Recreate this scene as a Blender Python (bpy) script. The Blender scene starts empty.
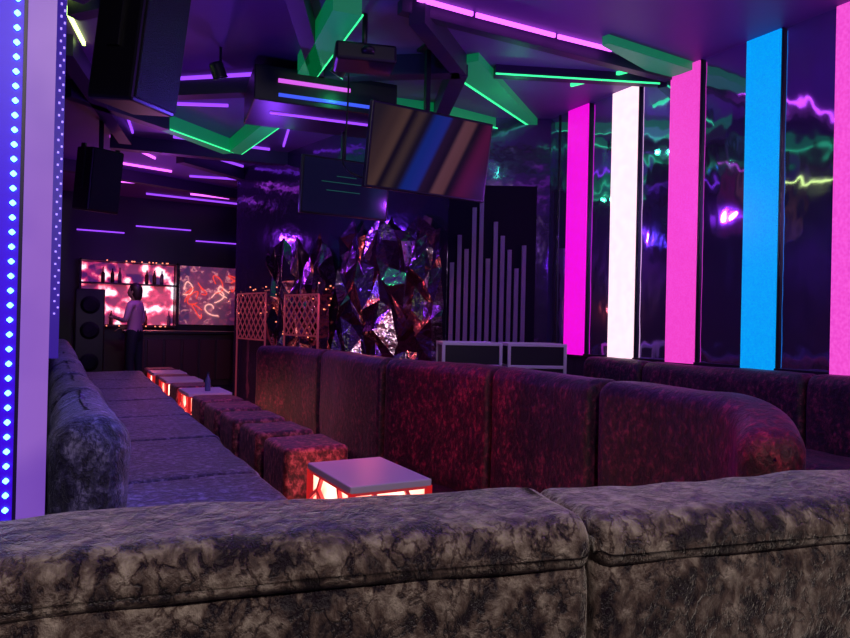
import bpy, bmesh, math, random
from mathutils import Vector, Matrix, noise
random.seed(7)
sc=bpy.context.scene
sc.view_settings.view_transform='Standard'
C=sc.collection

# ---------------------------------------------------------------- materials
def new_mat(name):
    m=bpy.data.materials.new(name); m.use_nodes=True
    nt=m.node_tree; b=nt.nodes['Principled BSDF']
    return m,nt,b
def pbr(name,col,rough=.5,metal=0,emit=None,es=0,bump=0,bscale=20,spec=.5,stretch=None):
    m,nt,b=new_mat(name)
    b.inputs['Base Color'].default_value=(*col,1); b.inputs['Roughness'].default_value=rough
    b.inputs['Metallic'].default_value=metal
    b.inputs['Specular IOR Level'].default_value=spec
    if emit: b.inputs['Emission Color'].default_value=(*emit,1); b.inputs['Emission Strength'].default_value=es
    if bump:
        tc=nt.nodes.new('ShaderNodeTexCoord'); n=nt.nodes.new('ShaderNodeTexNoise'); n.inputs['Scale'].default_value=bscale
        n.inputs['Detail'].default_value=3
        bp=nt.nodes.new('ShaderNodeBump'); bp.inputs['Strength'].default_value=bump; bp.inputs['Distance'].default_value=.05
        mp=nt.nodes.new('ShaderNodeMapping')
        if stretch: mp.inputs['Scale'].default_value=stretch
        nt.links.new(tc.outputs['Object'],mp.inputs['Vector'])
        nt.links.new(mp.outputs['Vector'],n.inputs['Vector']); nt.links.new(n.outputs['Fac'],bp.inputs['Height']); nt.links.new(bp.outputs['Normal'],b.inputs['Normal'])
    return m
def emis(name,col,s,ncol=None,nscale=60):
    m,nt,b=new_mat(name)
    b.inputs['Base Color'].default_value=(col[0]*.3,col[1]*.3,col[2]*.3,1); b.inputs['Roughness'].default_value=.4
    b.inputs['Emission Strength'].default_value=s
    b.inputs['Emission Color'].default_value=(*col,1)
    if ncol:
        tc=nt.nodes.new('ShaderNodeTexCoord'); n=nt.nodes.new('ShaderNodeTexNoise'); n.inputs['Scale'].default_value=nscale
        r=nt.nodes.new('ShaderNodeValToRGB'); r.color_ramp.elements[0].position=.35; r.color_ramp.elements[1].position=.65
        r.color_ramp.elements[0].color=(*ncol,1); r.color_ramp.elements[1].color=(*col,1)
        nt.links.new(tc.outputs['Object'],n.inputs['Vector']); nt.links.new(n.outputs['Fac'],r.inputs['Fac']); nt.links.new(r.outputs['Color'],b.inputs['Emission Color'])
    return m
def velvet(name,dark,mid,light,scale=11,bump=.5,sheen=.5,scol=(1,1,1),pos=(.38,.5,.62),big=.35,vein=.5,rough=.48):
    # crushed pile: patch noise, minus thin dark creases where a second noise crosses its mean
    m,nt,b=new_mat(name)
    N=nt.nodes.new; lk=nt.links.new
    def math_(op,a=None,b_=None,c=None):
        k=N('ShaderNodeMath'); k.operation=op
        for i,v in enumerate((a,b_,c)):
            if v is None: continue
            if isinstance(v,(int,float)): k.inputs[i].default_value=v
            else: lk(v,k.inputs[i])
        return k.outputs[0]
    tc=N('ShaderNodeTexCoord')
    def nz(s,d,ro,off=0):
        mp=N('ShaderNodeMapping'); mp.inputs['Location'].default_value=(off,off*.7,off*.3); mp.inputs['Scale'].default_value=(1,1,.75); lk(tc.outputs['Object'],mp.inputs['Vector'])
        n=N('ShaderNodeTexNoise'); n.inputs['Scale'].default_value=s; n.inputs['Detail'].default_value=d; n.inputs['Roughness'].default_value=ro; n.inputs['Distortion'].default_value=.25
        lk(mp.outputs['Vector'],n.inputs['Vector']); return n.outputs['Fac']
    a=nz(scale,8,.62); c=nz(scale*.22,2,.5,3); d=nz(scale*.75,5,.6,7)
    crease=math_('MULTIPLY',math_('MAXIMUM',math_('SUBTRACT',.045,math_('ABSOLUTE',math_('SUBTRACT',d,.5))),0),4*vein)
    v=math_('SUBTRACT',math_('MULTIPLY_ADD',math_('SUBTRACT',c,.5),big,a),crease)
    r=N('ShaderNodeValToRGB'); e=r.color_ramp.elements
    e[0].position=pos[0]; e[0].color=(*dark,1); e[1].position=pos[2]; e[1].color=(*light,1)
    k=e.new(pos[1]); k.color=(*mid,1)
    lk(v,r.inputs['Fac']); lk(r.outputs['Color'],b.inputs['Base Color'])
    bp=N('ShaderNodeBump'); bp.inputs['Strength'].default_value=bump; bp.inputs['Distance'].default_value=.03
    lk(v,bp.inputs['Height']); lk(bp.outputs['Normal'],b.inputs['Normal'])
    b.inputs['Roughness'].default_value=rough
    b.inputs['Sheen Weight'].default_value=sheen; b.inputs['Sheen Roughness'].default_value=.35; b.inputs['Sheen Tint'].default_value=(*scol,1)
    return m

M_floor=pbr('floor_dark_tile',(.03,.02,.04),.25,bump=.1,bscale=5)
M_ceil=pbr('ceiling_paint',(.15,.06,.27),.5,bump=.15,bscale=2)
M_wall=pbr('dark_wall',(.014,.007,.03),.4)
M_black=pbr('black_plastic',(.008,.007,.014),.4)
M_grill=pbr('speaker_grill',(.012,.012,.025),.6,bump=.6,bscale=150)
M_mirror=pbr('wavy_mirror_film',(.55,.46,.78),.06,.95,bump=.55,bscale=1.5,stretch=(1,1,.6))
M_foil=pbr('crumpled_foil',(.42,.26,.38),.18,1,bump=.4,bscale=7)
M_beam=pbr('beam_dark',(.03,.015,.06),.5)
M_gbeam=pbr('beam_green_lit',(.05,.28,.15),.5,emit=(.0,.42,.12),es=.26)  # green light on the beams is put into base colour and emission
M_chrome=pbr('aluminium',(.8,.78,.85),.35,.5)
M_wood=pbr('bar_wood',(.05,.02,.03),.4)
M_green=emis('led_green',(.04,.9,.3),1.6)
M_lime=emis('led_lime',(.6,1,.2),5)
M_purple=emis('led_purple',(.7,.10,1),2.6)
M_violet=emis('led_violet',(.28,.05,.9),1.5)
M_pinkled=emis('led_pink',(.8,.12,.9),.9)
M_blueled=emis('led_blue',(.05,.10,.9),1.0)
M_dotled=emis('led_dot_blue',(.10,.40,1),7)
M_dotled2=emis('led_dot_violet',(.40,.25,1),1.5)
M_panel=emis('pillar_violet_panel',(.36,.15,.72),.66,(.22,.08,.60),3)
M_blueglow=emis('pillar_blue_glow',(.04,.0,.6),1.0)  # blue glow around the LED dots, put in as panel emission
S_pink=emis('strip_magenta',(.92,.003,.72),1.0,(.82,.003,.64),25)
S_white=emis('strip_white',(1,.72,.80),1.3,(1,.64,.76),14)
S_pink2=emis('strip_pink',(.92,.07,.60),1.0,(.80,.045,.52),70)
S_blue=emis('strip_blue',(.0,.40,.94),1.0,(.0,.26,.78),110)
S_pink3=emis('strip_lilac',(.95,.10,.66),1.0,(.8,.06,.55),50)
M_core=emis('table_core',(1,.50,.38),4.2,(1,.14,.09),5)
M_ttop=pbr('table_top',(.75,.62,.75),.35)
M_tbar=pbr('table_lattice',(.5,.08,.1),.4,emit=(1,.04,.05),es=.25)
V_fore=velvet('velvet_foreground',(.012,.004,.012),(.12,.075,.066),(.44,.35,.30),30,.6,.45,(1,.92,.85),(.38,.50,.68),.35,.7,.40)
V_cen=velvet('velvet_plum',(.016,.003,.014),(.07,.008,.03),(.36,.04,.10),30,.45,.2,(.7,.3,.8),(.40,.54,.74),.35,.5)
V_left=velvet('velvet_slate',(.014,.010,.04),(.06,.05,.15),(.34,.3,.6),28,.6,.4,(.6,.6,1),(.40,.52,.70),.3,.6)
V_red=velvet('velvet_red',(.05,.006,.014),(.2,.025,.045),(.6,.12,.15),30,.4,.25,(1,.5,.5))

# ---------------------------------------------------------------- mesh helpers
def empty(name,loc=(0,0,0)):
    e=bpy.data.objects.new(name,None); e.empty_display_size=.1; e.location=loc; C.objects.link(e); return e
def mk(name,verts,faces,mat,parent=None,smooth=False):
    me=bpy.data.meshes.new(name); me.from_pydata([tuple(v) for v in verts],[],faces); me.update()
    o=bpy.data.objects.new(name,me); C.objects.link(o)
    if mat: me.materials.append(mat)
    if smooth:
        for p in me.polygons: p.use_smooth=True
    if parent: o.parent=parent; o.matrix_parent_inverse=Matrix.Translation(-parent.location)
    return o
BF=[(0,3,2,1),(4,5,6,7),(0,1,5,4),(1,2,6,5),(2,3,7,6),(3,0,4,7)]
def boxv(c,s,R=None):
    v=[Vector((x*s[0]/2,y*s[1]/2,z*s[2]/2)) for z in(-1,1) for x,y in((-1,-1),(1,-1),(1,1),(-1,1))]
    if R is not None: v=[R@p for p in v]
    return [p+Vector(c) for p in v]
def multibox(name,boxes,mat,parent=None,bevel=0):
    V=[];F=[]
    for b in boxes:
        b=(b[0],b[1],b[2].to_3x3() if b[2] is not None else None)
        n=len(V); V+=boxv(*b); F+=[tuple(i+n for i in f) for f in BF]
    o=mk(name,V,F,mat,parent)
    if bevel:
        md=o.modifiers.new('bevel','BEVEL'); md.width=bevel; md.segments=2; md.limit_method='ANGLE'
    return o
def box(name,c,s,mat,parent=None,rz=0,bevel=0,R=None):
    return multibox(name,[(c,s,R if R is not None else Matrix.Rotation(rz,3,'Z'))],mat,parent,bevel)
def prism(name,poly,z0,z1,mat,parent=None):
    n=len(poly); V=[(x,y,z0) for x,y in poly]+[(x,y,z1) for x,y in poly]
    F=[tuple(range(n))[::-1],tuple(range(n,2*n))]+[(i,(i+1)%n,(i+1)%n+n,i+n) for i in range(n)]
    return mk(name,V,F,mat,parent)
def line_poly(a,b,w0,w1=None):
    w1=w0 if w1 is None else w1
    a=Vector(a);b=Vector(b);t=(b-a).normalized();n=Vector((-t.y,t.x))
    return [tuple(a+n*w0/2),tuple(a-n*w0/2),tuple(b-n*w1/2),tuple(b+n*w1/2)]
def segbox(p,q,w,d):
    p=Vector(p);q=Vector(q);t=q-p;L=t.length;R=t.to_track_quat('X','Z').to_matrix()
    return ((p+q)/2,(L,w,d),R)
def resample(path,seg):
    P=[Vector(p) for p in path]
    if len(P)>2:
        Q=[P[0]*2-P[1]]+P+[P[-1]*2-P[-2]]; out=[]
        for i in range(1,len(Q)-2):
            for k in range(12):
                t=k/12; a,b,c,d=Q[i-1:i+3]
                out.append(.5*((2*b)+(c-a)*t+(2*a-5*b+4*c-d)*t*t+(3*b-a-3*c+d)*t**3))
        out.append(P[-1]); P=out
    L=[0]
    for i in range(1,len(P)): L.append(L[-1]+(P[i]-P[i-1]).length)
    n=max(3,int(L[-1]/seg)); res=[];j=0
    for k in range(n+1):
        s=L[-1]*k/n
        while j<len(L)-2 and L[j+1]<s: j+=1
        f=(s-L[j])/max(1e-9,L[j+1]-L[j]); res.append((P[j].lerp(P[j+1],f),s))
    return res,L[-1]
def cushion(name,path,w,z0,z1,r,mat,parent=None,seg=.05,amp=.008,endr=None,nf=5,rbot=0,zend=None):
    endr=r if endr is None else endr
    pts,L=resample(path,seg)
    T=[0,.04,.15,.35,.6,1]
    ss=[s for _,s in pts if endr<s<L-endr]
    ss=[t*endr for t in T]+ss+[L-t*endr for t in T[::-1]]
    def at(s):
        for i in range(len(pts)-1):
            if pts[i+1][1]>=s-1e-9:
                f=(s-pts[i][1])/(pts[i+1][1]-pts[i][1]); p=pts[i][0].lerp(pts[i+1][0],f)
                a=pts[max(0,i-1)][0]; b=pts[min(len(pts)-1,i+2)][0]
                return p,(b-a).normalized()
        return pts[-1][0],(pts[-1][0]-pts[-2][0]).normalized()
    V=[];m=0
    for s in ss:
        p,t=at(min(max(s,0),L)); nrm=Vector((-t.y,t.x))
        e=min(s,L-s); ins=0
        if e<endr: ins=endr-math.sqrt(max(0,endr*endr-(endr-e)**2))
        ins*=.95
        hw=w/2-ins; ztop=z1 if zend is None else z1+(zend-z1)*max(0,(s/L-.55)/.45)**2
        zt=ztop-ins; rr=max(.004,min(r-ins*.5,hw*.98))
        prof=[]
        nz=max(4,int((z1-z0)/.08))
        if rbot:
            rb=min(rbot,hw*.98)
            prof.append((-(hw-rb),z0+ins))
            for k in range(1,7):
                a=-math.pi/2-(math.pi/2)*k/6; prof.append((-hw+rb+rb*math.cos(a),z0+ins+rb+rb*math.sin(a)))
            zb=z0+ins+rb
        else: zb=z0
        for k in range(nz): prof.append((-hw,zb+(zt-rr-zb)*k/nz))
        for k in range(8): 
            a=math.pi-(math.pi/2)*k/7; prof.append((-hw+rr+rr*math.cos(a),zt-rr+rr*math.sin(a)))
        nx=max(2,int(w/.1))
        for k in range(1,nx): prof.append((-hw+rr+(2*hw-2*rr)*k/nx,zt))
        prof2=[]
        for k in range(8):
            a=math.pi/2-(math.pi/2)*k/7; prof2.append((hw-rr+rr*math.cos(a),zt-rr+rr*math.sin(a)))
        for k in range(nz-1,-1,-1): prof2.append((hw,zb+(zt-rr-zb)*k/nz))
        if rbot:
            for k in range(6,0,-1):
                a=-math.pi/2+(math.pi/2)*k/6; prof2.append((hw-rb+rb*math.cos(a),z0+ins+rb+rb*math.sin(a)))
            prof2.append((hw-rb,z0+ins))
        prof+=prof2
        m=len(prof)
        for a,z in prof:
            q=Vector((p.x+nrm.x*a,p.y+nrm.y*a,z))
            nv=noise.noise(q*nf)*amp+noise.noise(q*nf*.35)*amp*1.5
            if z>z0+.02: q+=Vector((nrm.x*math.copysign(1,a)*nv,nrm.y*math.copysign(1,a)*nv,nv))
            V.append(q)
    F=[]
    R=len(ss)
    for i in range(R-1):
        for k in range(m-1):
            F.append((i*m+k,i*m+k+1,(i+1)*m+k+1,(i+1)*m+k))
        F.append((i*m+m-1,i*m,(i+1)*m,(i+1)*m+m-1))
    F.append(tuple(range(m))[::-1]); F.append(tuple((R-1)*m+k for k in range(m)))
    return mk(name,V,F,mat,parent,True)
def tube(name,pts,r,mat,parent=None,cyc=False):
    cu=bpy.data.curves.new(name,'CURVE'); cu.dimensions='3D'; cu.bevel_depth=r; cu.bevel_resolution=2
    sp=cu.splines.new('NURBS'); sp.points.add(len(pts)-1)
    for i,p in enumerate(pts): sp.points[i].co=(*p,1)
    sp.use_endpoint_u=True; sp.order_u=min(4,len(pts)); sp.use_cyclic_u=cyc
    o=bpy.data.objects.new(name,cu); C.objects.link(o); cu.materials.append(mat)
    if parent: o.parent=parent; o.matrix_parent_inverse=Matrix.Translation(-parent.location)
    return o
def lathe(name,prof,c,mat,parent=None,n=20):
    V=[];F=[];m=len(prof)
    for i in range(n):
        a=2*math.pi*i/n
        for r,z in prof: V.append((c[0]+r*math.cos(a),c[1]+r*math.sin(a),c[2]+z))
    for i in range(n):
        for k in range(m-1):
            j=(i+1)%n; F.append((i*m+k,j*m+k,j*m+k+1,i*m+k+1))
    F.append(tuple(i*m for i in range(n))[::-1]); F.append(tuple(i*m+m-1 for i in range(n)))
    return mk(name,V,F,mat,parent,True)

# ---------------------------------------------------------------- room shell
H=3.45
box('floor',(1.1,6.2,-.05),(7.5,17.2,.1),M_floor)
box('ceiling',(1.1,6.2,H+.05),(7.5,17.2,.1),M_ceil)
def wallgrid(name,x,y0,y1,z0,z1,mat):
    return box(name,(x+.05,(y0+y1)/2,(z0+z1)/2),(.1,y1-y0,z1-z0),mat)
wallgrid('wall_right',4.75,-2.4,5.85,0,H,M_mirror)
multibox('trim_right',[((4.742,y,H/2+.45),(.012,.008,H-.9),Matrix()) for y in (.9,2.08,5.70)]+[((4.73,1.7,.9),(.05,8.2,.03),Matrix())],M_black)
box('wall_left',(-.07,8.2,H/2),(.1,12,H),M_wall)
box('wall_left_return',(-1.35,2.3,H/2),(2.4,.1,H),M_wall)
box('wall_left_front',(-2.6,0,H/2),(.1,4.6,H),M_wall)
box('wall_front',(1.1,-2.4,H/2),(7.4,.1,H),M_wall)
box('wall_back',(2,14.1,H/2),(4.3,.1,H),M_wall)
def wallseg(name,a,b,mat,z0=0,z1=H,th=.1):
    return prism(name,[a,b,(b[0]+th,b[1]+th),(a[0]+th,a[1]+th)],z0,z1,mat)
A=(4.75,5.85);B=(3.79,6.4);Cc=(3.03,7.6);D=(2.47,10.5);E=(3.6,11.2);E2=(3.6,14.05)
M_gloss=pbr('glossy_dark_cladding',(.16,.10,.26),.12,.8,bump=.3,bscale=3)
wallseg('wall_stage_a',A,B,M_gloss); wallseg('wall_stage_b',B,Cc,M_gloss)
wallseg('wall_stage_c',Cc,D,M_gloss); wallseg('wall_stage_d',D,E,M_wall); wallseg('wall_stage_e',E,E2,M_wall)

# ---------------------------------------------------------------- light columns on right wall
for (y0,y1,m) in((5.22,5.52,S_pink),(4.56,4.88,S_white),(3.88,4.18,S_pink2),(3.16,3.44,S_blue),(2.42,2.75,S_pink3),(1.7,2.0,S_blue)):
    g=empty('wall_light_column',(4.72,(y0+y1)/2,2.17))
    box('diffuser',(4.722,(y0+y1)/2,2.17),(.035,y1-y0,2.54),m,g)
    multibox('frame',[((4.735,y0-.003,2.17),(.03,.006,2.56),Matrix()),((4.735,y1+.003,2.17),(.03,.006,2.56),Matrix()),((4.722,(y0+y1)/2,.89),(.05,y1-y0,.02),Matrix())],M_black,g)

# ---------------------------------------------------------------- left LED pillars
g=empty('led_pillar',(-.2,2.3,1.7))
box('pillar_body',(-.22,2.31,H/2),(.42,.2,H),M_black,g)
box('violet_panel',(-.035,2.19,H/2),(.07,.02,H),M_panel,g)
box('blue_glow_panel',(-.25,2.19,H/2),(.34,.02,H),M_blueglow,g)
bx=[]
for x in (-.095,-.15,-.2,-.25,-.3):
    z=.5
    while z<H-.05:
        bx.append(((x,2.174,z),(.013,.012,.013),Matrix.Rotation(math.radians(45),3,'Y'))); z+=.040
multibox('blue_led_dots',bx,M_dotled,g,bevel=.003)
g=empty('led_pilaster',(0,5.1,2))
box('pilaster_body',(.0,5.1,2.17),(.11,.2,2.52),pbr('pilaster_led_glow',(.02,.01,.2),.4,emit=(.08,.02,.6),es=.35),g)  # glow of the LED dots on the body is put in as blue emission
bx=[]
z=1.2;i=0
while z<3.4:
    bx.append(((.035+(.010 if i%2 else -.010),4.99,z),(.011,.015,.011),Matrix())); z+=.04;i+=1
multibox('violet_led_dots',bx,M_dotled2,g)

# ---------------------------------------------------------------- ceiling beams / LEDs
def beam(pts,ws,mat,z0=3.28,edge=None,em=M_green,ew=.01):
    g=empty('ceiling_beam',(*pts[0],3.36))
    for i in range(len(pts)-1):
        prism('beam_segment',line_poly(pts[i],pts[i+1],ws[i],ws[i+1]),z0,H,mat,g)
        if edge is not None:
            a=Vector(pts[i]);b=Vector(pts[i+1]);t=(b-a).normalized();n=Vector((-t.y,t.x))*edge
            prism('led_edge',line_poly(a+n*(ws[i]/2+.008),b+n*(ws[i+1]/2+.008),ew),z0,z0+.012,em,g)
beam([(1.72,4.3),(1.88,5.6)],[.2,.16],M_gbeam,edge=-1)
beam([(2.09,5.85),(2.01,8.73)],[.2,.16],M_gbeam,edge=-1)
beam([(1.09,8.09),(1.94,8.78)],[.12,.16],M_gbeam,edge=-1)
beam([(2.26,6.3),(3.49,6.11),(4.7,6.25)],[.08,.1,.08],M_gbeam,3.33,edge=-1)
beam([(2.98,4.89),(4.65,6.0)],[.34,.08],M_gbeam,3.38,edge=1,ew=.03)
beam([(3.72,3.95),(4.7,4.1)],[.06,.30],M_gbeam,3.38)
beam([(3.36,4.93),(4.72,4.34)],[.1,.08],M_beam,3.36,edge=-1)
beam([(2.1,4.27),(4.7,4.2)],[.08,.08],M_beam,3.36)
beam([(1.0,6.84),(1.9,6.1)],[.14,.14],M_beam)
beam([(1.2,4.0),(2.1,5.85)],[.12,.12],M_beam)
beam([(.05,6.2),(.76,9.02)],[.14,.14],M_beam)
beam([(.62,9.38),(2.9,9.0)],[.14,.14],M_beam)
beam([(1.5,9.68),(2.5,10.36)],[.14,.14],M_beam)
beam([(.1,11.2),(3.2,12.2)],[.14,.14],M_beam)
beam([(0.9,3.2),(0.1,5.1)],[.12,.12],M_beam)
beam([(2.98,4.89),(1.93,5.67)],[.14,.14],M_beam)
beam([(3.49,6.11),(2.98,4.89)],[.14,.14],M_beam)
beam([(2.2,4.2),(2.98,4.89)],[.12,.12],M_beam)
beam([(.1,7.4),(1.09,8.09)],[.12,.12],M_beam)
beam([(1.2,4.0),(.1,5.4)],[.1,.1],M_beam)
def cled(a,b,mat,w=.018,z=H-.03):
    prism('ceiling_led_strip',line_poly(a,b,w),z,H,mat)
cled((2.18,4.16),(2.63,4.155),M_purple); cled((2.66,4.155),(3.37,4.13),M_purple); cled((3.4,4.13),(3.93,4.10),M_purple)
cled((2.8,4.33),(3.35,4.31),M_violet,.02)
for a,b,m in [((1.0,6.74),(1.66,6.17),M_violet),((.62,9.38),(1.26,10.31),M_purple),((2.2,12.94),(2.9,12.97),M_purple),((.42,6.67),(.84,9.02),M_violet),
  ((1.55,9.5),(2.45,10.1),M_violet),((.7,10.9),(1.6,11.1),M_purple),((1.9,11.3),(2.9,11.0),M_violet),((.4,12.6),(1.5,12.3),M_purple),((1.5,13.4),(3.2,13.5),M_violet),
  ((.3,11.9),(1.0,13.2),M_violet),((1.0,7.6),(1.6,7.3),M_violet),((2.3,7.3),(2.6,8.6),M_violet),((1.3,8.95),(2.5,8.88),M_violet),((4.2,4.9),(4.45,4.15),M_green),
  ((-.01,5.35),(.2,6.3),M_lime),((2.4,2.0),(3.6,2.5),M_purple),((1.6,1.4),(2.3,.4),M_violet),((3.2,1.0),(4.2,-.2),M_violet)]:
    cled(a,b,m,.022)

g=empty('hanging_light_box',(2.1,5.95,3.1))
Rw=Matrix.Rotation(math.radians(-8),3,'Z')
def wv(x,y,z): 
    p=Rw@Vector((x,y,0)); return (2.12+p.x,5.95+p.y,z)
multibox('frame',[(wv(0,0,3.17),(1.25,.8,.3),Rw),(wv(0,0,3.39),(.5,.3,.14),Rw)],M_black,g,bevel=.01)
multibox('pink_led_bar',[(wv(-.12,-.41,3.20),(.62,.02,.03),Rw)],M_pinkled,g)
multibox('blue_led_bar',[(wv(.0,-.41,3.08),(.85,.02,.025),Rw)],M_blueled,g)
multibox('under_led_bar',[(wv(.0,-.1,3.012),(.9,.025,.016),Rw)],M_violet,g)

g=empty('projector',(1.98,4.6,3.2))
box('housing',(1.98,4.6,3.12),(.44,.3,.13),M_black,g,rz=-.3,bevel=.02)
lathe('mount_pole',[(.02,0),(.02,.3)],(1.98,4.6,3.16),M_black,g,10)
lathe('lens',[(.045,0),(.05,.03),(.03,.05)],(1.94,4.44,3.10),M_black,g,14)

# ---------------------------------------------------------------- screens
def tv_mat():
    m,nt,b=new_mat('tv_stripes')
    tc=nt.nodes.new('ShaderNodeTexCoord')
    w=nt.nodes.new('ShaderNodeSeparateXYZ'); k1=nt.nodes.new('ShaderNodeMath'); k1.operation='MULTIPLY_ADD'; k1.inputs[1].default_value=-.42
    mu=nt.nodes.new('ShaderNodeMath'); mu.operation='MULTIPLY_ADD'; mu.inputs[1].default_value=.8; mu.inputs[2].default_value=.5
    r=nt.nodes.new('ShaderNodeValToRGB'); r.color_ramp.interpolation='EASE'
    cols=[(0,(.03,.02,.03)),(.12,(.08,.04,.04)),(.20,(.14,.07,.06)),(.24,(.01,.006,.02)),(.30,(.09,.05,.05)),(.36,(.015,.01,.03)),(.42,(.01,.04,.40)),(.50,(.02,.04,.45)),(.54,(.03,.01,.05)),(.60,(.015,.006,.03)),(.64,(.22,.08,.11)),(.70,(.20,.07,.09)),(.74,(.01,.005,.02)),(.84,(.15,.01,.08)),(1,(.03,.01,.05))]
    e=r.color_ramp.elements
    e[0].position=0; e[0].color=(*cols[0][1],1); e[1].position=1; e[1].color=(*cols[-1][1],1)
    for p,c in cols[1:-1]:
        k=e.new(p); k.color=(*c,1)
    nt.links.new(tc.outputs['Object'],w.inputs[0]); nt.links.new(w.outputs['Z'],k1.inputs[0]); nt.links.new(w.outputs['X'],k1.inputs[2])
    nt.links.new(k1.outputs[0],mu.inputs[0]); nt.links.new(mu.outputs[0],r.inputs['Fac'])
    nt.links.new(r.outputs['Color'],b.inputs['Emission Color']); b.inputs['Emission Strength'].default_value=.38
    b.inputs['Base Color'].default_value=(.005,.005,.005,1); b.inputs['Roughness'].default_value=.35; b.inputs['Specular IOR Level'].default_value=.1
    return m
def screen(name,c,w,h,mat,tilt,rz,pole=True):
    g=empty(name,c)
    R=Matrix.Rotation(rz,3,'Z')@Matrix.Rotation(tilt,3,'X')
    def P(x,y,z): return Vector(c)+R@Vector((x,y,z))
    multibox('bezel',[(P(0,.03,0),(w+.04,.05,h+.04),R),(P(0,.07,0),(w*.5,.05,h*.5),R)],M_black,g,bevel=.008)
    me=bpy.data.meshes.new('screen'); me.from_pydata([(-w/2,0,-h/2),(w/2,0,-h/2),(w/2,0,h/2),(-w/2,0,h/2)],[],[(0,1,2,3)]); me.materials.append(mat)
    o=bpy.data.objects.new('screen',me); C.objects.link(o); o.parent=g; o.rotation_euler=R.to_euler()
    if pole: 
        p=P(0,.1,0); multibox('ceiling_mount',[((p.x,p.y,(p.z+H)/2),(.04,.04,H-p.z),Matrix()),((p.x,p.y,H-.01),(.14,.14,.02),Matrix())],M_black,g)
    return g
screen('television',(2.68,4.8,2.56),1.10,.62,tv_mat(),math.radians(10),math.radians(2))
m_mon=pbr('monitor_dark',(.01,.01,.015),.12,emit=(.005,.004,.03),es=.6)
screen('monitor',(2.46,6.07,2.46),.86,.50,m_mon,math.radians(6),0)
m_g=emis('monitor_green_lines',(.04,.4,.25),.12)
multibox('monitor_reflection_lines',[((2.40+dx,6.045,2.50+dz),(w,.006,.006),Matrix()) for dx,dz,w in((0,0,.4),(0.02,-.08,.34),(.05,.06,.2))],m_g,bpy.data.objects['monitor'])
tube('hanging_cable',[(2.1,5.2,3.4),(2.12,5.2,2.7),(2.0,5.2,2.45),(2.2,5.1,2.35),(2.5,5.0,2.3),(2.62,4.95,2.45)],.008,M_black)

# ---------------------------------------------------------------- speakers
def speaker(name,c,s,rz,tilt=0):
    g=empty(name,c); R=Matrix.Rotation(rz,3,'Z')@Matrix.Rotation(tilt,3,'X')
    def P(x,y,z): return Vector(c)+R@Vector((x,y,z))
    box('cabinet',c,s,M_black,g,R=R,bevel=.02)
    multibox('grille',[(P(0,-s[1]/2-.008,0),(s[0]*.9,.015,s[2]*.94),R)],M_grill,g,bevel=.005)
    p=P(0,0,s[2]/2)
    multibox('bracket',[((p.x,p.y,(p.z+H)/2),(.05,.05,max(.05,H-p.z)),Matrix()),(P(s[0]/2+.01,0,s[2]*.2),(.02,.08,s[2]*.7),R),(P(-s[0]/2-.01,0,s[2]*.2),(.02,.08,s[2]*.7),R)],M_black,g)
speaker('hanging_speaker',(.44,4.35,2.86),(.36,.34,.86),math.radians(40),math.radians(8))
speaker('hanging_speaker',(.46,8.8,2.76),(.38,.36,.72),math.radians(25),math.radians(8))

# ---------------------------------------------------------------- stage ornament (slats)
g=empty('slat_wall_sculpture',(4.2,6.1,1.6))
dAB=(Vector(B)-Vector(A)); nAB=Vector((dAB.y,-dAB.x)).normalized()
if nAB.y>0: nAB=-nAB
m_slat=pbr('speckled_slat',(.30,.25,.45),.35,.2,bump=.8,bscale=120)
bx=[]
hs=[1.85,2.15,2.0,2.45,2.6,1.9,2.3,2.15,2.0,1.8,2.05]
rzA=math.atan2(dAB.y,dAB.x)
for i,hh in enumerate(hs):
    t=.95-.07*i
    p=Vector(A)+dAB*t+nAB*.06
    bx.append(((p.x,p.y,(1.0+hh)/2),(.045,.05,hh-1.0),Matrix.Rotation(rzA,3,'Z')))
multibox('slats',bx,m_slat,g)
p=Vector(A)+dAB*.55+nAB*.08
box('plinth',(p.x,p.y,.5),(1.0,.14,1.0),M_black,g,rz=rzA)
p=Vector(A)+dAB*.56+nAB*.02
box('backing_board',(p.x,p.y,1.85),(.95,.03,1.7),pbr('matte_backing',(.010,.005,.02),.9,spec=.1),g,rz=rzA)

bg=empty('stage_backdrop',(3.0,7.6,0))
def foil(name,a,b,z0,z1,mat,amp=.09,su=.11,sz=.2):
    a=Vector(a);b=Vector(b);t=b-a;L=t.length;t.normalize();n=Vector((t.y,-t.x))
    if n.x>0: n=-n
    nu=int(L/su);nz=int((z1-z0)/sz);V=[];F=[]
    for i in range(nu+1):
        top=z1+random.uniform(-.25,.1)
        for k in range(nz+1):
            q=a+t*(L*i/nu+(random.uniform(-.05,.05) if 0<i<nu else 0))+n*(.03+random.random()*amp)
            V.append((q.x,q.y,z0+(top-z0)*k/nz+(random.uniform(-.09,.09) if 0<k<nz else 0)))
    for i in range(nu):
        for k in range(nz):
            p=i*(nz+1)+k; q=p+nz+1
            if random.random()<.5: F+= [(p,q,q+1),(p,q+1,p+1)]
            else: F+=[(p,q,p+1),(q,q+1,p+1)]
    return mk(name,V,F,mat,bg)
foil('crumpled_foil_panel',B,Cc,.0,2.35,M_foil,.16)
foil('crumpled_foil_panel',Cc,(2.72,9.2),.0,2.2,M_foil,.14)
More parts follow.
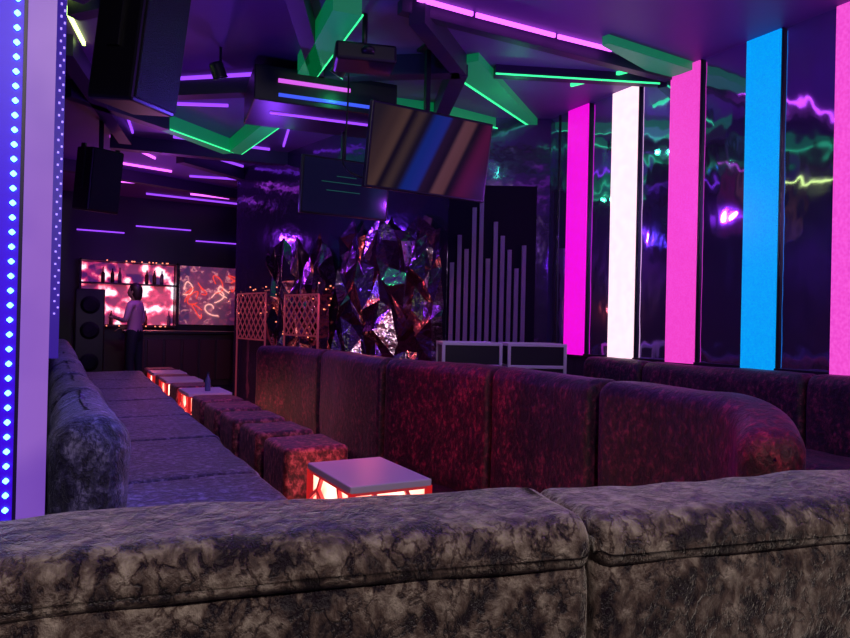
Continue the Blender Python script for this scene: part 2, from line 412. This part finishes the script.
def lattice(name,a,b,z0,z1,mat,st=.18,off=.06):
    a=Vector(a);b=Vector(b);t=b-a;L=t.length;t.normalize();n=Vector((t.y,-t.x))
    if n.x>0:n=-n
    bx=[]
    def P(u,z): q=a+t*u+n*off; return (q.x,q.y,z)
    hz=z1-z0;k=-int(hz/st)
    while k*st<L:
        u0=k*st
        for sgn in(0,1):
            ua,ub=u0,u0+hz; za,zb=z0,z1
            if ua<0: za=z0-ua; ua=0
            if ub>L: zb=z1-(ub-L); ub=L
            if zb>za+.02:
                if sgn: bx.append(segbox(P(ua,z1+z0-za),P(ub,z1+z0-zb),.012,.012))
                else: bx.append(segbox(P(ua,za),P(ub,zb),.012,.012))
        k+=1
    bx+= [segbox(P(0,z0),P(L,z0),.02,.02),segbox(P(0,z1),P(L,z1),.02,.02),segbox(P(0,0),P(0,z1),.02,.02),segbox(P(L,0),P(L,z1),.02,.02)]
    return multibox(name,bx,mat,bg)
m_lat=pbr('lattice_metal_glow',(.35,.10,.16),.3,.7,emit=(.8,.09,.16),es=.13)  # pinkish light on the lattice is put in as weak emission
lattice('lattice_screen',(2.98,7.7),(2.82,8.5),1.0,1.5,m_lat,.13,.2)
lattice('lattice_screen',(2.7,9.2),(2.56,10.2),.9,1.55,m_lat,.16,.12)

for cx,cy in((3.52,5.5),(4.09,5.26)):
    g=empty('flight_case',(cx,cy,.5)); rz=math.radians(-22); R=Matrix.Rotation(rz,3,'Z')
    box('body',(cx,cy,.5),(.54,.38,.98),M_black,g,rz=rz)
    bx=[]
    for sx in(-1,1):
        for sy in(-1,1):
            p=R@Vector((sx*.27,sy*.19,0)); bx.append(((cx+p.x,cy+p.y,.51),(.03,.03,1.02),R))
    for z in(.03,.80,1.005):
        for sy in(-1,1):
            p=R@Vector((0,sy*.19,0)); bx.append(((cx+p.x,cy+p.y,z),(.56,.025,.03),R))
        for sx in(-1,1):
            p=R@Vector((sx*.27,0,0)); bx.append(((cx+p.x,cy+p.y,z),(.025,.40,.03),R))
    multibox('aluminium_edges',bx,M_chrome,g,bevel=.004)

# ---------------------------------------------------------------- sofas
g=empty('velvet_sofa',(0,1.1,0))
for nm,pth in(('left',[(-1.6,1.10),(-.6,1.13),(-.05,1.12),(.35,1.06),(.807,.947)]),('right',[(.813,.945),(1.5,.80),(2.2,.62),(2.8,.41)])):
    cushion('backrest_'+nm,pth,.245,.02,.84,.06,V_fore,g,seg=.03,amp=.005,nf=9,endr=.025)
    cushion('top_roll_'+nm,pth,.258,.803,.888,.050,V_fore,g,seg=.025,amp=.005,nf=11,endr=.025,rbot=.025)
g=empty('wall_bench_sofa',(.2,6,0))
ys=[2.3,3.4,4.5,5.6,6.7,7.8,8.9,10.2]
for i in range(len(ys)-1):
    y0,y1=ys[i]+.008,ys[i+1]-.008
    cushion('backrest',[(.125,y1),(.125,y0)],.24,.02,.88 if i==0 else .86,.11,V_left,g,seg=.06,amp=.01)
    cushion('seat',[(.25+(.68+.03*(y1-2.8))/2,y1),(.25+(.68+.03*(y0-2.8))/2,y0)],.70+.03*(y0-2.8),.08,.43,.05,V_left,g,seg=.08,amp=.006,endr=.03)
paths=[[(2.76,2.83),(2.76,2.3),(2.66,1.87),(2.40,1.60)],
       [(2.77,3.85),(2.81,3.35),(2.77,2.86)],
       [(2.50,5.0),(2.66,4.45),(2.75,3.88)],
       [(2.47,6.35),(2.45,5.7),(2.49,5.03)],
       [(2.10,7.5),(2.35,7.0),(2.45,6.38)]]
for i,pth in enumerate(paths):
    g=empty('booth_sofa',(*pth[0],0))
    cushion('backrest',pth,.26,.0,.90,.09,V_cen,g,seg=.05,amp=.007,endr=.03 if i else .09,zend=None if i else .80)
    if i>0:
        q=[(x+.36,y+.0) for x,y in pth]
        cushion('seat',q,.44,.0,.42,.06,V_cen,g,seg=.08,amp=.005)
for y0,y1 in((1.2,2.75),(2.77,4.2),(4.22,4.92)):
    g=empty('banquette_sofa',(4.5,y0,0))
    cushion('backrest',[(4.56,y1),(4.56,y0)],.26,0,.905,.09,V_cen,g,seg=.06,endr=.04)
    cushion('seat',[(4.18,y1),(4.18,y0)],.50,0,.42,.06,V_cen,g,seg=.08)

# ---------------------------------------------------------------- lit tables, poufs
def lit_table(x0,x1,y0,y1,h=.45):
    cx,cy=(x0+x1)/2,(y0+y1)/2; w,d=x1-x0,y1-y0
    g=empty('light_up_table',(cx,cy,0))
    box('glowing_core',(cx,cy,h/2),(w-.05,d-.05,h-.06),M_core,g)
    box('table_top',(cx,cy,h-.018),(w,d,.036),M_ttop,g,bevel=.006)
    bx=[]
    def face(o,u,W):
        def P(a,z): return (o[0]+u[0]*a,o[1]+u[1]*a,z)
        zt=h-.03;zb=.01
        for a,b in(((0,zb),(W,zb)),((0,zt),(W,zt)),((0,zb),(0,zt)),((W,zb),(W,zt))): bx.append(segbox(P(*a),P(*b),.022,.03))
        nodes=[(W*.22,h*.72),(W*.5,h*.55),(W*.78,h*.75),(W*.3,h*.3),(W*.7,h*.3)]
        ed=[(0,1),(1,2),(1,3),(1,4),(0,3),(2,4)]
        for i,j in ed: bx.append(segbox(P(*nodes[i]),P(*nodes[j]),.018,.018))
        for i,q in((0,(0,h*.55)),(0,(W*.3,zt)),(2,(W,h*.6)),(2,(W*.68,zt)),(3,(W*.15,zb)),(4,(W*.85,zb)),(3,(0,h*.2)),(4,(W*.5,zb))): bx.append(segbox(P(*nodes[i]),P(*q),.018,.018))
    face((x0+.012,y0+.012),(1,0),w-.024); face((x0+.012,y1-.012),(1,0),w-.024)
    face((x0+.012,y0+.012),(0,1),d-.024); face((x1-.012,y0+.012),(0,1),d-.024)
    multibox('lattice',bx,M_tbar,g)
for y in(2.83,6.9,8.35,9.45,): lit_table(1.2,1.62,y,y+.58)
def pouf(x0,x1,y0,y1,h=.45):
    g=empty('velvet_pouf',((x0+x1)/2,(y0+y1)/2,0))
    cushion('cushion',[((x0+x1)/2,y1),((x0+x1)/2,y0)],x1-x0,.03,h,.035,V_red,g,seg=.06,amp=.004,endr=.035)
    multibox('feet',[((x,y,.02),(.04,.04,.04),Matrix()) for x in(x0+.07,x1-.07) for y in(y0+.07,y1-.07)],M_black,g)
for y in(3.8,4.42,5.05,5.7,6.3,7.65,8.95,10.1): pouf(1.2,1.6,y,y+.38 if y==8.95 else y+.46)
m_glass=pbr('bottle_glass',(.15,.15,.3),.08,.2)
x,y=1.42,7.1
g=empty('bottle',(x,y,.46))
lathe('glass',[(.026,0),(.028,.01),(.028,.10),(.022,.125),(.011,.15),(.011,.17),(.012,.175)],(x,y,.452),m_glass,g,16)
lathe('cap',[(.013,0),(.013,.015)],(x,y,.627),M_black,g,12)

# ---------------------------------------------------------------- bar at the back
g=empty('bar_counter',(2.2,12.6,0))
multibox('counter_body',[((2.3,12.6,.45),(2.3,.5,.9),Matrix())],M_wood,g)
multibox('counter_panels',[((1.15+.29*i+.14,12.34,.45),(.25,.03,.7),Matrix()) for i in range(8)],pbr('bar_panel',(.10,.03,.04),.3),g,bevel=.01)
box('counter_top',(2.3,12.58,.92),(2.4,.62,.05),M_black,g,bevel=.01)
def glowmat(name,sc_,cols,strg,dist=0):
    m,nt,b=new_mat(name)
    tc=nt.nodes.new('ShaderNodeTexCoord'); n=nt.nodes.new('ShaderNodeTexNoise'); n.inputs['Scale'].default_value=sc_; n.inputs['Detail'].default_value=4; n.inputs['Distortion'].default_value=dist
    r=nt.nodes.new('ShaderNodeValToRGB'); e=r.color_ramp.elements; e[0].position=cols[0][0]; e[0].color=(*cols[0][1],1); e[1].position=cols[-1][0]; e[1].color=(*cols[-1][1],1)
    for p_,c_ in cols[1:-1]:
        k=e.new(p_); k.color=(*c_,1)
    nt.links.new(tc.outputs['Object'],n.inputs['Vector']); nt.links.new(n.outputs['Fac'],r.inputs['Fac']); nt.links.new(r.outputs['Color'],b.inputs['Emission Color']); b.inputs['Emission Strength'].default_value=strg
    return m
G1=glowmat('backbar_glow',4.0,[(.44,(.012,.0,.02)),(.50,(.35,.01,.06)),(.55,(.95,.18,.25)),(.61,(1,.8,.95))],1.5)
G2=glowmat('artwork_print',9,[(.48,(.004,.002,.010)),(.55,(.16,.01,.03)),(.58,(.012,.003,.015)),(.64,(.75,.22,.22)),(.68,(.03,.01,.03))],.9,.6)
M_bulb=emis('warm_bulb',(1,.22,.12),2.2)
bb=empty('back_bar',(1.3,13.9,1.5))
box('glow_panel',(1.3,14.0,1.6),(1.6,.06,1.15),G1,bb)
multibox('shelves',[((1.3,13.85,z),(1.7,.25,.03),Matrix()) for z in(1.0,1.78,2.2)]+[((x,13.85,1.6),(.03,.25,1.25),Matrix()) for x in(.47,2.13)],M_black,bb)
pr=[(.03,0),(.035,.02),(.035,.15),(.012,.2),(.012,.26)]
for z in(1.02,1.80):
    for i in range(11):
        x=.56+i*.145+random.uniform(-.02,.02)
        if random.random()<.6: lathe('bar_bottle',[(r,zz*random.choice([1,1.08])) for r,zz in pr],(x,13.82,z),random.choice([m_glass,M_wood,M_black]),bb,10)
multibox('bulbs',[((random.uniform(.5,2.1),13.72,random.choice([1.0,2.2])),(.02,.02,.02),Matrix()) for i in range(26)],M_bulb,bb)
g=empty('neon_wall_art',(2.8,13.9,1.6))
box('backing_board',(2.82,14.0,1.62),(1.2,.06,1.15),G2,g)
M_neon=emis('neon_pink',(1,.4,.35),1.4); M_neon2=emis('neon_red',(1,.06,.04),1.0)
for k in range(11):
    cx=2.3+random.random()*1.0; cz=1.2+random.random()*.8
    pts=[(cx+math.cos(a*1.3+k)*(.06+.12*random.random()),13.95,cz+math.sin(a*1.1)*(.06+.2*random.random())) for a in range(6)]
    tube('neon_tube',pts,.008,M_neon if k%3==0 else M_neon2,g)
bx=[]
for i in range(36):
    t=random.random(); q=Vector(Cc).lerp(Vector(D),t); bx.append(((q.x-.10,q.y,random.uniform(.95,1.7)),(.014,.014,.014),Matrix()))
multibox('bulbs',bx,M_bulb,bg)
for i,(x0,x1,z) in enumerate(((.4,1.2,2.75),(1.4,2.4,2.9),(2.5,3.4,2.7))):
    box('wall_led_bar',((x0+x1)/2,13.98,z),(x1-x0,.05,.02),M_violet)
g=empty('floor_speaker',(.6,12.0,0))
box('cabinet',(.55,12.0,.8),(.42,.42,1.6),M_black,g,bevel=.02)
for z in(.45,.95,1.35): lathe('cone',[(.14,0),(.12,-.01),(.04,.03)],(0,0,0),M_grill,g,18).matrix_local=Matrix.Translation((-.05,-.22,z))@Matrix.Rotation(math.radians(90),4,'X')

# ---------------------------------------------------------------- person
def person(loc,rz):
    g=empty('person',loc)
    J={ 'pel':(0,0,.93,.145,.10),'waist':(0,0,1.06,.125,.095),'chest':(0,.0,1.24,.155,.105),'shb':(0,0,1.36,.13,.085),'neck':(0,0,1.43,.055,.055),'head0':(0,-.01,1.50,.07,.08),
     'hipL':(.09,0,.88,.09,.09),'kneeL':(.11,-.02,.48,.06,.06),'ankL':(.12,.02,.09,.042,.042),'toeL':(.14,-.12,.04,.04,.03),
     'hipR':(-.09,0,.88,.09,.09),'kneeR':(-.10,.02,.48,.06,.06),'ankR':(-.11,.04,.09,.042,.042),'toeR':(-.13,-.10,.04,.04,.03),
     'shL':(.17,0,1.36,.055,.055),'elL':(.26,-.03,1.11,.042,.042),'wrL':(.12,-.24,1.16,.028,.028),
     'shR':(-.17,0,1.36,.055,.055),'elR':(-.25,.02,1.10,.042,.042),'wrR':(-.16,-.22,1.02,.028,.028)}
    E=[('pel','waist'),('waist','chest'),('chest','shb'),('shb','neck'),('neck','head0'),('pel','hipL'),('hipL','kneeL'),('kneeL','ankL'),('ankL','toeL'),('pel','hipR'),('hipR','kneeR'),('kneeR','ankR'),('ankR','toeR'),('shb','shL'),('shL','elL'),('elL','wrL'),('shb','shR'),('shR','elR'),('elR','wrR')]
    V=[];Rr=[];idx={}
    for k,v in J.items(): idx[k]=len(V); V.append(v[:3]); Rr.append(v[3:])
    ed=[(idx[a],idx[b]) for a,b in E]
    for sd,s in(('L',1),('R',-1)):
        w=Vector(J['wr'+sd][:3]); el=Vector(J['el'+sd][:3]); d=(w-el).normalized()
        palm=w+d*.07; idx['p'+sd]=len(V); V.append(palm); Rr.append((.034,.018)); ed.append((idx['wr'+sd],idx['p'+sd]))
    def skin(V,ed,Rr,root,name,sub=2):
        me=bpy.data.meshes.new(name); me.from_pydata([tuple(v) for v in V],ed,[]); o=bpy.data.objects.new(name,me); C.objects.link(o)
        md=o.modifiers.new('s','SKIN')
        for i,r in enumerate(Rr): me.skin_vertices[0].data[i].radius=r
        me.skin_vertices[0].data[root].use_root=True
        md2=o.modifiers.new('u','SUBSURF'); md2.levels=sub; md2.render_levels=sub
        dg=bpy.context.evaluated_depsgraph_get(); nm=bpy.data.meshes.new_from_object(o.evaluated_get(dg))
        bpy.data.objects.remove(o); return nm
    def put(nm,name,mats=None,fn=None):
        o=bpy.data.objects.new(name,nm); C.objects.link(o); o.parent=g
        for m in mats: nm.materials.append(m)
        for p in nm.polygons:
            p.use_smooth=True
            if fn: p.material_index=fn(p.center)
        return o
    nm=skin(V,ed,Rr,0,'body')
    m_skin=pbr('skin',(.55,.3,.24),.5); m_shirt=pbr('shirt_pink',(.65,.30,.5),.8); m_tr=pbr('trousers_dark',(.02,.02,.04),.8); m_sh=pbr('shoes',(.01,.01,.01),.4); m_hair=pbr('hair_dark',(.03,.012,.014),.45)
    def fn(c):
        if c.z<.09: return 3
        if c.z<.97 and abs(c.y)<.16: return 2
        if c.z>1.415: return 0
        if abs(c.y)>.13 and c.z>.9 : return 0
        return 1
    put(nm,'body',[m_skin,m_shirt,m_tr,m_sh],fn)
    for sd,s in(('L',1),('R',-1)):
        w=Vector(J['wr'+sd][:3]); el=Vector(J['el'+sd][:3]); d=(w-el).normalized(); side=d.cross(Vector((0,0,1))).normalized(); dn=Vector((0,0,-1))
        for i,(o_,L) in enumerate(((-.027,.065),(-.009,.078),(.009,.073),(.027,.057))):
            b=w+d*.07+side*o_
            HV=[b,b+d*.035+dn*.003,b+d*(.035+L*.35)+dn*.012,b+d*(.035+L*.6)+dn*.03]
            nm=skin(HV,[(0,1),(1,2),(2,3)],[(.009,.009),(.0085,.0085),(.008,.008),(.007,.007)],0,'f',1); put(nm,'finger',[m_skin])
        b=w+d*.03+side*(-.02*s); nm=skin([b,b+side*(-.035*s)+d*.02,b+side*(-.045*s)+d*.05+dn*.01],[(0,1),(1,2)],[(.011,.011),(.01,.01),(.008,.008)],0,'t',1); put(nm,'thumb',[m_skin])
    bm=bmesh.new(); bmesh.ops.create_uvsphere(bm,u_segments=32,v_segments=24,radius=1)
    for v in bm.verts:
        x,y,z=v.co
        zz=z*.115; xx=x*.075; yy=y*.095
        if z<0: xx*=1-.28*z*z; yy*=1-.15*z*z
        if y<0 and abs(x)<.2 and -.25<z<.1: yy-=.018*(1-abs(x)/.2)*(1-abs(z+.12)/.25)
        if y<-.5 and .0<z<.2 and .2<abs(x)<.55: yy+=.008
        if y<-.6 and -.5<z<-.38 and abs(x)<.35: yy-=.004
        v.co=(xx,yy,zz)
    me=bpy.data.meshes.new('head'); bm.to_mesh(me); bm.free(); o=put(me,'head',[m_skin]); o.location=(0,-.02,1.55)
    bm=bmesh.new(); bmesh.ops.create_uvsphere(bm,u_segments=28,v_segments=20,radius=1)
    for v in bm.verts:
        x,y,z=v.co; zz=z*.122+.012; xx=x*.084; yy=y*.104+.014
        if y<-.1 and z<.45: yy=max(yy,-.035); xx*=.93
        if z<-.2 and y>0: zz-=.05
        v.co=(xx,yy,zz)
    me=bpy.data.meshes.new('hair'); bm.to_mesh(me); bm.free(); o=put(me,'hair',[m_hair]); o.location=(0,-.015,1.56)
    for sx in(-1,1):
        o=lathe('eye',[(.001,-.01),(.009,-.005),(.011,0),(.009,.005),(.001,.01)],(0,0,0),pbr('eye',(.7,.7,.7),.2),None,10)
        o.parent=g; o.location=(sx*.03,-.098,1.562)
        o=lathe('ear',[(.001,-.03),(.012,-.015),(.014,.01),(.001,.028)],(0,0,0),m_skin,None,10); o.parent=g; o.location=(sx*.077,-.01,1.55)
    o=box('mouth',(0,-.101,1.50),(.04,.008,.01),pbr('lips',(.4,.08,.08),.5),None); o.parent=g
    g.rotation_euler=(0,0,rz)
    return g
person((1.13,11.1,0),math.radians(-120))

# ---------------------------------------------------------------- added lights
def L(kind,name,loc,e,col,size=.3,tgt=None,spot=60):
    l=bpy.data.lights.new(name,kind); l.energy=e; l.color=col
    if kind=='AREA': l.size=size
    else: l.shadow_soft_size=size
    if kind=='SPOT': l.spot_size=math.radians(spot); l.spot_blend=.8
    o=bpy.data.objects.new(name,l); C.objects.link(o); o.location=loc
    if tgt: o.rotation_euler=(Vector(tgt)-Vector(loc)).to_track_quat('-Z','Y').to_euler()
    return o
def added_par(loc,tgt,e,col,spot=55):  # ceiling par cans added to throw coloured light on the sofas
    g=empty('added_par_can',loc); d=(Vector(tgt)-Vector(loc)).normalized()
    o=lathe('can',[(.05,-.12),(.06,-.1),(.06,.0),(.065,.01)],(0,0,0),M_black,g,16)
    o.matrix_parent_inverse=Matrix(); o.rotation_euler=d.to_track_quat('Z','Y').to_euler()
    multibox('yoke',[((loc[0],loc[1],(loc[2]+H)/2+.03),(.02,.02,H-loc[2]-.06),Matrix())],M_black,g)
    L('SPOT','added_par_spot',Vector(loc)+d*.03,e,col,.05,tgt,spot)
added_par((1.15,3.4,3.2),(2.7,4.25,.5),190,(1,.03,.06),30)
added_par((1.3,1.2,3.2),(2.42,1.62,.72),150,(1,.04,.05),20)
added_par((1.2,5.8,3.2),(2.3,6.2,.5),45,(.8,.05,.5),50)
added_par((2.0,3.0,3.2),(.2,2.8,.7),190,(.2,.22,1),30)
added_par((2.0,5.2,3.2),(.7,6.5,.4),50,(.25,.12,1),70)
L('AREA','foreground_fill',(.2,-1.3,3.2),48,(1,.88,.80),.35,(.5,1.1,.8))  # unseen warm fill added behind the camera for the foreground sofa
for p,e,c in (((2.4,2.4,2.5),28,(.26,.04,1)),((2.0,7.0,2.4),26,(.24,.05,1)),((1.4,10.6,2.5),20,(.40,.05,1)),((3.7,4.4,2.3),14,(.36,.04,1)),((1.0,4.4,2.2),20,(.13,.06,1)),((1.6,13.2,1.4),12,(1,.12,.12)),((2.1,5.3,3.15),2,(.05,1,.35)),((2.3,7.4,3.0),2.5,(.05,1,.3)),((3.8,5.2,3.1),2,(.05,1,.35)),((3.0,6.6,1.4),6,(1,.14,.12)),((1.35,3.6,.9),3,(1,.1,.12)),((1.0,10.4,2.0),3.5,(1,.5,.9)),((3.2,0.6,2.4),14,(.3,.05,1))):
    L('POINT','added_glow',p,e,c,.02)  # unseen point lights added for coloured ambience and local glow
w=bpy.data.worlds.new('world'); sc.world=w; w.use_nodes=True
w.node_tree.nodes['Background'].inputs[0].default_value=(.02,.01,.05,1); w.node_tree.nodes['Background'].inputs[1].default_value=.3

# ---------------------------------------------------------------- camera
cd=bpy.data.cameras.new('camera'); cam=bpy.data.objects.new('camera',cd); C.objects.link(cam)
cd.sensor_width=36; cd.lens=680/850*36; cd.clip_start=.02
R=Matrix.Rotation(math.radians(-28.9),4,'Z')@Matrix.Rotation(math.radians(90.25),4,'X')@Matrix.Rotation(math.radians(1.3),4,'Z')
cam.matrix_world=Matrix.Translation((0,0,1.2))@R
sc.camera=cam
